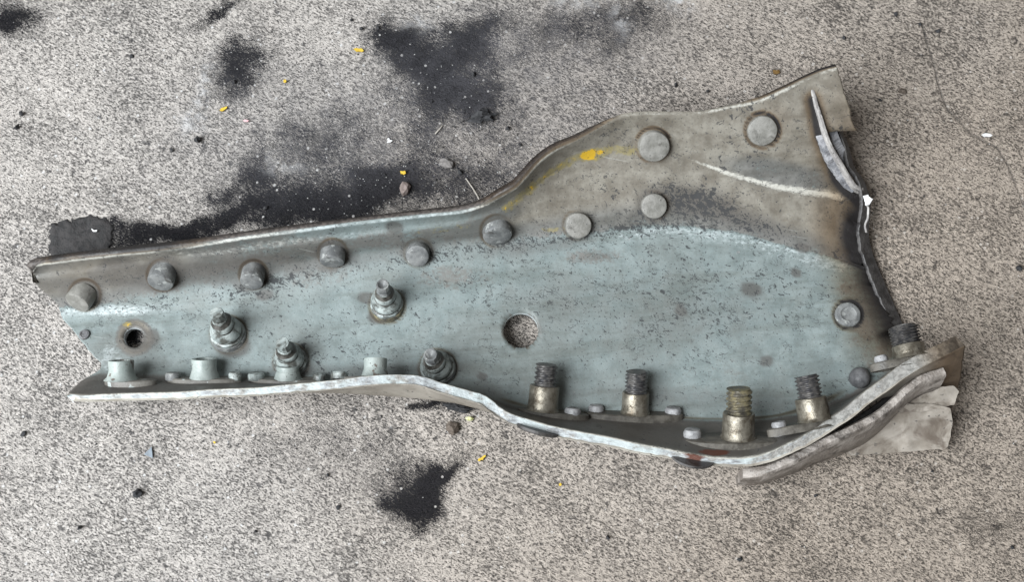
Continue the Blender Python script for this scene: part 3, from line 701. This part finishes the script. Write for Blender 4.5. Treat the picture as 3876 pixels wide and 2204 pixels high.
# ---- nut plates on the lower flange
def thread_mesh(r, h0, h1, turns, seed, n=32):
    """screw end with a real helical V thread, worn crests and a flat cut top"""
    per = 8; rows_ = int(turns*per)+1; vs, fs = [], []
    for i in range(rows_):
        z = h0+(h1-h0)*i/(rows_-1)
        for k in range(n):
            a = 2*math.pi*k/n; ph = (i/per - k/n) % 1.0
            tri = 1-abs(2*ph-1); tri = min(1, max(0, (tri-.10)/.80))
            w = 1+.05*mnoise.fractal(Vector((math.cos(a)*2, math.sin(a)*2, i*.3+seed*5)), 1, 2, 3)
            q = r*(.78+.22*tri*w); 
            if i == rows_-1: q = r*.84
            vs.append((q*math.cos(a), q*math.sin(a), z + (.0003*math.sin(a+seed) if i == rows_-1 else 0)))
    for i in range(rows_-1):
        for k in range(n):
            k2 = (k+1) % n; fs.append((i*n+k, i*n+k2, (i+1)*n+k2, (i+1)*n+k))
    fs.append(tuple((rows_-1)*n+k for k in range(n)))
    me = mesh_from("screw", vs, fs); me.set_sharp_from_angle(angle=math.radians(48)); return me

def nut_plate(u, v, rb, hb, plate_l, plate_w, screw=None, mat='barrel', rivets=(), seed=0, plate_off=0.0, tmat='thread', blend=.5, flare=1.25):
    """u,v = pixel of the barrel's foot on the flange; axis points inwards"""
    p, nrm, tg = on_sheet(u*S, v*S, 10.3, 13)
    if nrm.y < 0: nrm = -nrm
    ax = (nrm*blend + Vector((0, 1, .10))*(1-blend)).normalized()
    nx = tg if tg.x > 0 else -tg
    L, Wd = plate_l*S*PXM*.95/2, plate_w*S*PXM/2
    t = 0.0022
    out = []
    for k in range(36):
        a = 2*math.pi*k/36
        e = 1.0
        xx = L*math.copysign(abs(math.cos(a))**.9, math.cos(a)); yy = Wd*math.copysign(abs(math.sin(a))**1.15, math.sin(a))
        out.append((xx + plate_off*S*PXM, yy))
    vs = [(a, b, -.002) for a, b in out] + [(a, b, t*.75) for a, b in out] + [(plate_off*S*PXM+(a-plate_off*S*PXM)*.95, b*.93, t) for a, b in out]
    n = 36; fs = [(i*n+k, i*n+(k+1) % n, (i+1)*n+(k+1) % n, (i+1)*n+k) for i in range(2) for k in range(n)] + [tuple(2*n+k for k in range(n))]
    me = mesh_from("nut_plate", vs, fs); me.set_sharp_from_angle(angle=math.radians(40))
    plate = link("nut_plate", me, None, [M['plate' if mat == 'barrel' else 'chipplate']])
    fix(plate, p, ax, nx)
    r = rb*S*PXM*.93; hb = hb*MM
    if screw:
        prof = [(r*1.14, t*.9), (r*1.06, t+.0006), (r*1.01, t+.0016), (r*.99, hb*.5), (r*.98, hb-.0006), (r*.94, hb), (r*.4, hb)]
    else:
        prof = [(r*flare, t*.9), (r*1.15, t+.0014), (r*1.02, t+.004), (r*.98, hb*.6), (r*1.03, hb-.0008), (r*1.0, hb), (r*.72, hb), (r*.68, hb*.4), (.0002, hb*.4)]
    link("barrel", lathe("barrel", prof, 32, .015, seed), plate, [M[mat]])
    if screw:
        sr, sh, nt_ = screw
        me = thread_mesh(sr*S*PXM*.93, hb-.001, hb+sh*MM, nt_, seed+1)
        link("screw", me, plate, [M[tmat]])
    for (ou, ov, rr, hh, rm) in rivets:
        q = lathe("rivet", [(rr*S*PXM, t*.5), (rr*S*PXM*1.02, t+hh*MM*.55), (rr*S*PXM*.85, t+hh*MM*.9), (rr*S*PXM*.4, t+hh*MM), (.0001, t+hh*MM)], 18, .05, seed+7)
        o = link("rivet", q, plate, [M[rm]]); o.location = (ou*S*PXM, ov*S*PXM, 0)
    return plate

nut_plate(304, 960, 31, 12.5, 130, 62, None, 'greenbarrel', seed=1, plate_off=22, flare=1.4)
nut_plate(512, 955, 31, 12.5, 190, 60, None, 'greenbarrel', [(-76, 0, 18, 3.0, 'head'), (74, 0, 16, 3.4, 'collar')], seed=2)
nut_plate(720, 956, 28, 9.0, 190, 56, None, 'greenbarrel', [(-76, 0, 20, 2.8, 'collar'), (76, 0, 16, 3.0, 'collar')], seed=3)
nut_plate(938, 954, 29, 12, 180, 56, None, 'greenbarrel', [(-84, 0, 20, 3.0, 'collar')], seed=4)
nut_plate(1356, 1036, 39, 15.5, 180, 62, (30, 11.5, 5), 'barrel', [(72, -6, 19, 3.2, 'rivet')], seed=5, plate_off=26, blend=.6, tmat='thread')
nut_plate(1588, 1042, 35, 13.5, 245, 60, (29, 11.5, 6), 'barrel', [(-92, 12, 18, 3.2, 'rivet'), (92, 4, 19, 3.2, 'rivet')], seed=6)
nut_plate(1846, 1104, 40, 15.5, 272, 88, (32, 13, 5), 'barrel', [(-104, 10, 20, 4.4, 'rivet'), (98, 8, 19, 4.4, 'rivet')], seed=7, tmat='yellowthread', blend=.6)
nut_plate(2040, 1062, 39, 14, 170, 56, (31, 11.5, 6), 'barrel', [(-84, 0, 17, 3.0, 'rivet')], seed=8, blend=.35, plate_off=-34)
nut_plate(2280, 905, 40, 9, 140, 56, (37, 10, 7), 'barrel', [(-66, 2, 15, 4.0, 'rivet')], seed=9, tmat='thread', blend=.4, plate_off=-30)

# flat heads of the screws on the outer side of the lower flange
def outer_head(u, v, r, h, seed):
    p, nrm, tg = on_sheet(u*S, v*S, 11.5, 13)
    if nrm.y > 0: nrm = -nrm
    r *= S*PXM
    me = lathe("bolt_head", [(r, .004), (r, .0048+h*.4*MM), (r*.93, .0048+h*MM), (.0002, .0048+h*MM)], 30, .02, seed)
    o = link("bolt_head", me, None, [M['scorched']]); fix(o, p, nrm)
outer_head(1350, 1052, 50, 1.2, 31)
outer_head(1735, 1124, 50, 1.0, 32)

# ---- torn sheet at the right end
def ribbon(name, path, width, thick, mat, jag=0.0, seed=0, up=None, n=60, taper=True):
    """strip following a 3-D path; the path is one long edge, 'up' the direction of its width"""
    pts = np.array(path, float); t = np.concatenate([[0], np.cumsum(np.linalg.norm(np.diff(pts, axis=0), axis=1))])
    ti = np.linspace(0, t[-1], n); c = np.stack([pchip(t, pts[:, k], ti) for k in range(3)], -1)
    ups = np.array(up, float); ups = np.stack([np.interp(ti/t[-1], np.linspace(0, 1, len(ups)), ups[:, k]) for k in range(3)], -1)
    wd = np.interp(ti/t[-1], np.linspace(0, 1, len(width)), width)
    tang = np.gradient(c, axis=0); tang /= np.linalg.norm(tang, axis=1, keepdims=True)
    nor = np.cross(tang, ups); nor /= np.linalg.norm(nor, axis=1, keepdims=True)
    vs, fs = [], []; m = 8
    for i in range(n):
        j = 1 + jag*mnoise.fractal(Vector((i*.31, seed*3.1, 0)), 1, 2, 3); j2 = jag*mnoise.fractal(Vector((i*.45, seed*5.7+2, 0)), 1, 2, 3)
        a = c[i] + ups[i]*wd[i]*j2*.25; b = c[i]+ups[i]*wd[i]*j; h = nor[i]*thick/2*(1+.4*j2)
        r = (b-a)*.04
        vs += [a-h*.6, a+r-h, b-r-h, b-h*.6, b+h*.6, b-r+h, a+r+h, a+h*.6]
    for i in range(n-1):
        for k in range(m):
            k2 = (k+1) % m; fs.append((i*m+k, i*m+k2, (i+1)*m+k2, (i+1)*m+k))
    fs += [tuple(range(m))[::-1], tuple((n-1)*m+k for k in range(m))]
    vs = [Vector(v.tolist())-E0 for v in vs]
    me = mesh_from(name, vs, fs); me.set_sharp_from_angle(angle=math.radians(45))
    bm = bmesh.new(); bm.from_mesh(me); bmesh.ops.recalc_face_normals(bm, faces=bm.faces); bm.to_mesh(me); bm.free()
    return link(name, me, bracket, [M[mat]])

def pts(lst): return [P(a, b, z*MM).tolist() for a, b, z in lst]
# torn edge strip across the flared flange
ribbon("torn_strip", pts([(3075, 338, 46.5), (3092, 395, 46), (3110, 450, 44.5), (3124, 495, 43), (3145, 550, 40), (3180, 610, 35), (3215, 670, 29), (3240, 705, 25), (3268, 718, 22)]),
       [.010, .013, .013, .012, .009, .006], 0.0022, 'torn', .16, 3, up=[(0, .05, -1), (.05, 0, -1)])
ribbon("ashy_liner", pts([(3100, 510, 38), (3118, 545, 37.5), (3138, 590, 34), (3170, 640, 29), (3205, 690, 23), (3236, 716, 20)]),
       [.004, .006, .006, .005, .003], 0.004, 'ash', .35, 5, up=[(0, .1, -1), (.05, .1, -1)])
ribbon("burnt_liner", pts([(3150, 488, 36), (3165, 530, 33), (3190, 580, 28), (3212, 620, 24), (3228, 650, 21)]),
       [.009, .010, .009, .007], 0.0046, 'ash', .25, 8, up=[(.15, 0, -1), (.1, 0, -1)])
ribbon("burnt_rim", pts([(3178, 492, 26), (3208, 560, 24), (3230, 640, 22), (3258, 676, 20), (3276, 712, 18), (3290, 772, 16), (3288, 825, 13), (3284, 873, 9), (3296, 950, 5), (3316, 1005, 3), (3350, 1085, 2.2), (3384, 1162, 2), (3420, 1245, 2)]),
       [.006, .007, .008, .009, .010, .010, .009], 0.0022, 'scorched', .10, 11, up=[(-.6, 0, .8), (-.8, .05, .55), (-.85, -.2, .45)], n=110)
# white paint sliver on the torn rim
ribbon("paint_sliver", pts([(3266, 742, 32), (3272, 760, 31.5), (3276, 778, 30.5)]), [.003, .0045, .002], .001, 'white', .3, 2, up=[(1, .25, .1)], n=12)
ribbon("curled_wire", pts([(3276, 770, 30), (3286, 790, 28), (3284, 822, 26), (3274, 850, 23), (3278, 880, 20)]), [.0012, .0014, .0012], .001, 'torn', .3, 4, up=[(.6, 0, -.8)], n=24)
# outer doubler strip below the lower flange
ribbon("doubler_strip", pts([(2812, 1792, 28), (2883, 1784, 34), (2955, 1757, 38), (3040, 1717, 41), (3100, 1683, 43), (3205, 1634, 44), (3318, 1576, 45), (3358, 1546, 45), (3435, 1474, 46), (3496, 1430, 47), (3575, 1404, 47)]),
       [.024, .032, .038, .040, .040, .038, .036], .0052, 'tornbrown', .05, 6, up=[(.03, -.16, -1), (.08, -.26, -1), (.14, -.30, -1)], n=60)

def flap(name, outline, z0, mat, thick=.0038, bend=(0, 0, 0), seed=0, grid=16):
    """irregular plate: outline in pixels at z, triangulated fan of rings, with its own bend and thickness"""
    o = np.array(outline, float); n = 72
    d = np.concatenate([[0], np.cumsum(np.hypot(*np.diff(np.vstack([o, o[:1]]), axis=0).T))])
    oo = np.vstack([o, o[:1]]); t = np.linspace(0, d[-1], n, endpoint=False)
    ring = np.stack([np.interp(t, d, oo[:, k]) for k in range(2)], -1)
    ring += np.array([[3*mnoise.noise(Vector((i*.6, seed, 0))), 3*mnoise.noise(Vector((i*.6, seed+5, 0)))] for i in range(n)])
    c = ring.mean(0); vs, fs = [], []; rr = 9
    lo, hi = ring.min(0), ring.max(0)
    def zz(q):
        a = (q-lo)/(hi-lo); w = 0.0016*mnoise.fractal(Vector((q[0]*.012, q[1]*.012, seed)), 1, 2, 3)
        return z0*MM + bend[0]*MM*a[0] + bend[1]*MM*(1-a[1]) + bend[2]*MM*(1-a[1])**2 + w
    for side in (0, 1):
        for r in range(1, rr+1):
            for i in range(n):
                q = c + (ring[i]-c)*r/rr; p = P(q[0], q[1], zz(q))
                vs.append(p - np.array([0, 0, thick*side]))
        p = P(c[0], c[1], zz(c)); vs.append(p - np.array([0, 0, thick*side]))
    per = rr*n+1
    for side in (0, 1):
        b = side*per
        for i in range(n):
            i2 = (i+1) % n
            f = (b+rr*n, b+i, b+i2); fs.append(f if not side else f[::-1])
            for r in range(rr-1):
                f = (b+r*n+i, b+(r+1)*n+i, b+(r+1)*n+i2, b+r*n+i2); fs.append(f if not side else f[::-1])
    for i in range(n):
        i2 = (i+1) % n; fs.append(((rr-1)*n+i, per+(rr-1)*n+i, per+(rr-1)*n+i2, (rr-1)*n+i2))
    me = mesh_from(name, [Vector(v.tolist())-E0 for v in vs], fs); me.set_sharp_from_angle(angle=math.radians(50))
    bm = bmesh.new(); bm.from_mesh(me); bmesh.ops.recalc_face_normals(bm, faces=bm.faces); bm.to_mesh(me); bm.free()
    return link(name, me, bracket, [M[mat]])
flap("skin_flap", [(3203, 1710), (3224, 1726), (3393, 1715), (3586, 1698), (3596, 1660), (3606, 1599), (3599, 1546), (3531, 1530), (3407, 1530), (3345, 1570), (3270, 1640)], 5, 'tanflap', bend=(2, 10, 10), seed=1)
flap("skin_flap", [(3400, 1562), (3440, 1490), (3545, 1466), (3612, 1461), (3629, 1482), (3612, 1533), (3490, 1560)], 24, 'tanflap', bend=(0, 3, 3), seed=2)

flap("gap_shade_sheet", [(2880, 1772), (3000, 1722), (3150, 1640), (3300, 1545), (3420, 1455), (3560, 1385), (3606, 1395), (3590, 1450), (3480, 1490), (3400, 1545), (3300, 1612), (3150, 1695), (3000, 1758), (2900, 1788)], 9, 'scorched', bend=(3, 2, 0), seed=4)  # dark sheet added to paint the deep shade in the gap

# ---------------------------------------------------------------- things lying on the floor
def rock(name, u, v, ru, rv, h, mat, label, cat, rot=0, seed=0, group=None, rough=.22, z=0.0, sub=2):
    bm = bmesh.new(); bmesh.ops.create_icosphere(bm, subdivisions=sub, radius=1.0)
    a, b, c = ru*S*PXM, rv*S*PXM, h*MM
    for w in bm.verts:
        k = 1+rough*mnoise.fractal(w.co*1.6+Vector((seed*7.3, seed*1.7, 0)), 1, 2, 3)*1.6
        w.co = Vector((w.co.x*a*k, w.co.y*b*k, max(w.co.z, -.45)*c*k + c*.40))
    me = bpy.data.meshes.new(name); bm.to_mesh(me); bm.free()
    o = link(name, me, None, [M[mat]]); p = P(u*S, v*S, 0)
    o.location = (p[0], p[1], z); o.rotation_euler = (0, 0, math.radians(rot))
    tag(o, label, cat, group); return o

def flake(name, u, v, outline, mat, label, cat, h=1.0, rot=0, curl=.5, group=None):
    """thin chip with ragged outline (pixels of the reading scale), slightly curled"""
    n = len(outline); vs, fs = [], []
    for zt in (1, 0):
        for (a, b) in outline:
            z = (curl*((a/20.0)**2))*MM + (h*MM if zt else 0.0)
            vs.append((a*.88*S*PXM, -b*.88*S*PXM, z))
    fs = [tuple(range(n)), tuple(range(n, 2*n))[::-1]] + [(i, n+i, n+(i+1) % n, (i+1) % n) for i in range(n)]
    me = mesh_from(name, vs, fs, False)
    bm = bmesh.new(); bm.from_mesh(me); bmesh.ops.recalc_face_normals(bm, faces=bm.faces); bm.to_mesh(me); bm.free()
    o = link(name, me, None, [M[mat]]); p = P(u*S, v*S, 0); o.location = (p[0], p[1], 0.0002); o.rotation_euler = (0, 0, math.radians(rot))
    tag(o, label, cat, group); return o

G1 = "yellow paint chips on the floor"
flake("paint_chip", 898, 126, [(-16, -3), (-8, -6), (2, -4), (8, -5), (15, 3), (10, 6), (0, 4), (-7, 5)], 'yellow', "large oval yellow paint chip beside the widest soot stain", "paint chip", group=G1)
flake("paint_chip", 560, 273, [(-11, 5), (-6, -2), (4, -5), (11, -7), (9, -1), (2, 4), (-4, 8)], 'yellow', "slanting yellow paint chip below a round dark stain", "paint chip", group=G1)
flake("paint_chip", 713, 204, [(-4, -4), (3, -5), (5, 1), (1, 5), (-4, 3)], 'yellow', "tiny lone yellow speck to the side of a round dark stain", "paint chip", group=G1)
flake("paint_chip", 1008, 433, [(-8, -5), (0, -4), (6, -6), (9, 2), (3, 6), (-2, 3), (-6, 4)], 'yellow', "ragged yellow paint chip among dark grit near the bracket's rim", "paint chip", group=G1)
flake("paint_chip", 1205, 1147, [(-11, 7), (-9, 1), (-2, -1), (3, -6), (10, -9), (11, -5), (5, 0), (3, 6), (-2, 4), (-6, 9)], 'yellow', "jagged yellow paint chip near the blackest stain below the bracket", "paint chip", group=G1)
flake("paint_chip", 1401, 1213, [(-4, -2), (0, -5), (4, -1), (2, 4), (-3, 4)], 'yellow', "tiny yellow speck on clean concrete below the bracket's bend", "paint chip", group=G1)
flake("paint_chip", 537, 1108, [(-4, -3), (2, -3), (4, 1), (0, 3)], 'yellow', "tiny yellow speck below the bracket's lower flange", "paint chip", group=G1)
flake("paint_chip", 616, 303, [(-9, -1), (-2, -4), (9, -1), (6, 3), (-4, 3)], 'pink', "faint pink flake beside a slanting yellow paint chip", "paint chip")
flake("slate_flake", 375, 1135, [(-15, 3), (5, -18), (10, 13)], 'slate', "triangular blue grey flake on bare concrete", "flake", h=.8, curl=.2)
flake("amber_chip", 1940, 181, [(-9, -5), (1, -4), (9, -6), (10, 4), (2, 7), (-7, 6)], 'amber', "square amber brown chip above the bracket's raised rim", "chip", h=1.6, curl=.1)
flake("white_flake", 2466, 340, [(-15, -3), (-4, -7), (10, -5), (16, 0), (10, 4), (0, 3), (-6, 4)], 'white', "long white flake lying beside the crack in the concrete", "flake")
flake("white_flake", 974, 353, [(-6, -6), (-1, -8), (2, -2), (10, 0), (4, 5), (-7, 7), (-4, 1)], 'white', "ragged white flake in the grey stained area", "flake", h=1.2)
flake("white_flake", 240, 579, [(-9, -5), (-6, -4), (0, 0), (9, -1), (7, 4), (-3, 4)], 'white', "small white flake lying on the dried tar patch", "flake", h=.8).location.z = 0.0022
rock("pebble", 1132, 1071, 17, 17, 3.4, 'brown', "rounded dark brown stone beside the lower flange's bend", "stone", seed=2)
rock("pebble", 1175, 1048, 10, 6, 2.0, 'lime', "pale lime green pebble between brown stone and flange", "pebble", seed=3)
rock("pebble", 1012, 474, 14, 19, 3.2, 'redstone', "reddish grey pebble above the bracket's upper rim", "pebble", seed=4)
rock("pebble", 1117, 411, 20, 12, 3.2, 'greystone', "flat dark grey pebble above the upper rim", "pebble", seed=5, rot=-15)
rock("grit_clod", 345, 1235, 12, 10, 2.6, 'black', "black clod alone on clean concrete below the bracket's narrow end", "clod", seed=6, rough=.4)
rock("grit_clod", 495, 350, 8, 8, 2.4, 'black', "black crumb with a pale scrape beside it", "clod", seed=7, rough=.4)
rock("grit_clod", 1205, 293, 30, 14, 3.2, 'black', "lumpy black clod at the lower end of the largest soot stain", "clod", seed=8, rough=.55, rot=10, sub=3)
rock("grit_clod", 1150, 1022, 26, 9, 3.0, 'black', "black clod tucked under the lower flange", "clod", seed=9, rough=.5, rot=-10, sub=3)
rock("pebble", 2256, 228, 10, 7, 1.6, 'brown', "small dark brown pebble beyond the bracket's torn corner", "pebble", seed=12, rough=.4)

# dried tar patch beside the narrow end
def tar_patch():
    out = [(122, 572), (150, 555), (190, 545), (225, 535), (262, 545), (282, 562), (286, 590), (278, 622), (280, 650), (240, 652), (190, 655), (150, 650), (122, 640), (124, 610)]
    o = np.array(out, float)*S; n = 90; oo = np.vstack([o, o[:1]])
    d = np.concatenate([[0], np.cumsum(np.hypot(*np.diff(oo, axis=0).T))]); t = np.linspace(0, d[-1], n, endpoint=False)
    ring0 = np.stack([np.interp(t, d, oo[:, k]) for k in range(2)], -1); c = ring0.mean(0); ring = ring0.copy()
    ring += np.array([[16*mnoise.fractal(Vector((i*.9, 1.3, 0)), .8, 2, 4), 16*mnoise.fractal(Vector((i*.5, 6.3, 0)), 1, 2, 3)] for i in range(n)])
    vs, fs = [], []; rr = 16
    for r in range(1, rr+1):
        for i in range(n):
            q = c+(ring0[i]-c)*r/rr + (ring[i]-ring0[i])*(r/rr)**6
            e = 1-(r/rr)**10
            z = e*(.0011+.0010*mnoise.fractal(Vector((q[0]*.02, q[1]*.02, 3)), 1, 2, 4)) - .0007*(r == rr)
            vs.append(P(q[0], q[1], z))
    vs.append(P(c[0], c[1], .0014))
    for i in range(n):
        i2 = (i+1) % n; fs.append((rr*n, i2, i))
        for r in range(rr-1): fs.append((r*n+i, r*n+i2, (r+1)*n+i2, (r+1)*n+i))
    me = mesh_from("tar_patch", vs, fs)
    bm = bmesh.new(); bm.from_mesh(me); bmesh.ops.recalc_face_normals(bm, faces=bm.faces); bm.to_mesh(me); bm.free()
    ob = link("tar_patch", me, None, [M['tar']])
    tag(ob, "rough black dried tar patch beside the bracket's narrow end", "tar patch")
tar_patch()

def straw(path, r, label, mat='straw'):
    cu = bpy.data.curves.new("straw", 'CURVE'); cu.dimensions = '3D'; cu.bevel_depth = r*MM; cu.bevel_resolution = 2
    sp = cu.splines.new('POLY'); sp.points.add(len(path)-1)
    for i, (a, b, z) in enumerate(path):
        p = P(a*S, b*S, z*MM); sp.points[i].co = (*p, 1); sp.points[i].radius = 1 - .5*i/len(path)
    o = bpy.data.objects.new("straw", cu); COL.objects.link(o)
    # turn into a mesh so that it is plain geometry
    dg = bpy.context.evaluated_depsgraph_get(); me = bpy.data.meshes.new_from_object(o.evaluated_get(dg)); bpy.data.objects.remove(o)
    ob = link("straw", me, None, [M[mat]]); tag(ob, label, "straw"); return ob
straw([(1200, 502, .5), (1192, 486, .8), (1182, 470, 1.2), (1172, 456, .8), (1165, 446, .5)], .55, "curved dry straw touching the bracket's upper rim")
straw([(1088, 335, .4), (1098, 324, .8), (1106, 314, .5)], .45, "short dry straw lying on the soot stained concrete")

# black crumbs one can pick out
crumbs = [(905, 72), (945, 68), (880, 50), (330, 140), (55, 285), (45, 318), (430, 375), (588, 205), (665, 520), (1185, 185), (1230, 300), (1300, 362), (1270, 322), (1690, 213), (1850, 345),
          (1150, 430), (2240, 35), (2300, 60), (2345, 78), (2110, 95), (2200, 250), (1770, 228), (1420, 430), (60, 1085), (200, 1320), (820, 1190), (845, 1270), (1520, 1345), (1850, 1400), (2545, 670), (2530, 1370), (2330, 1180), (2040, 1240), (640, 1330)]
for i, (a, b) in enumerate(crumbs):
    r = random.uniform(4.5, 8.5)
    rock("grit_crumb", a, b, r, r*random.uniform(.6, .95), random.uniform(1.2, 2.0), 'black', "small black grit crumb scattered on the concrete", "grit", rot=random.uniform(0, 180), seed=40+i, group="black grit crumbs on the concrete", rough=.45, sub=1)

# uncountable fine sand: tiny pale and dark grains, one object each
def sand(name, count, mat, label, seed, focus, rmin, rmax):
    r_ = np.random.default_rng(seed); vs, fs = [], []
    base = np.array([(1, 0, 0), (-.5, .87, 0), (-.5, -.87, 0), (0, 0, .8)])
    for i in range(count):
        if focus and r_.random() < .6:
            f = focus[r_.integers(len(focus))]; u = r_.normal(f[0], f[2]); v = r_.normal(f[1], f[3])
        else: u, v = r_.uniform(-60, 2620), r_.uniform(-60, 1520)
        p = P(u*S, v*S, 0); s = r_.uniform(rmin, rmax)*S*PXM; a = r_.uniform(0, 6.28); ca, sa = math.cos(a), math.sin(a)
        q = base*s*r_.uniform(.6, 1.4, (4, 3)); q = np.stack([q[:, 0]*ca-q[:, 1]*sa, q[:, 0]*sa+q[:, 1]*ca, q[:, 2]], -1)
        b = len(vs); vs += list(q+p); fs += [(b, b+1, b+3), (b+1, b+2, b+3), (b+2, b, b+3)]
    o = link(name, mesh_from(name, vs, fs, False), None, [M[mat]]); tag(o, label, "sand", kind="stuff")
sand("pale_sand", 650, 'white', "fine pale sand grains sprinkled over the concrete", 3, [(1150, 250, 120, 120), (900, 470, 150, 50), (1050, 430, 120, 60), (600, 180, 90, 60)], 0.8, 1.9)
sand("dark_sand", 700, 'black', "fine dark grit grains sprinkled over the concrete", 4, [(1180, 290, 60, 30), (1080, 450, 90, 40), (1150, 1020, 50, 14), (880, 1100, 260, 90)], 1.4, 3.4)
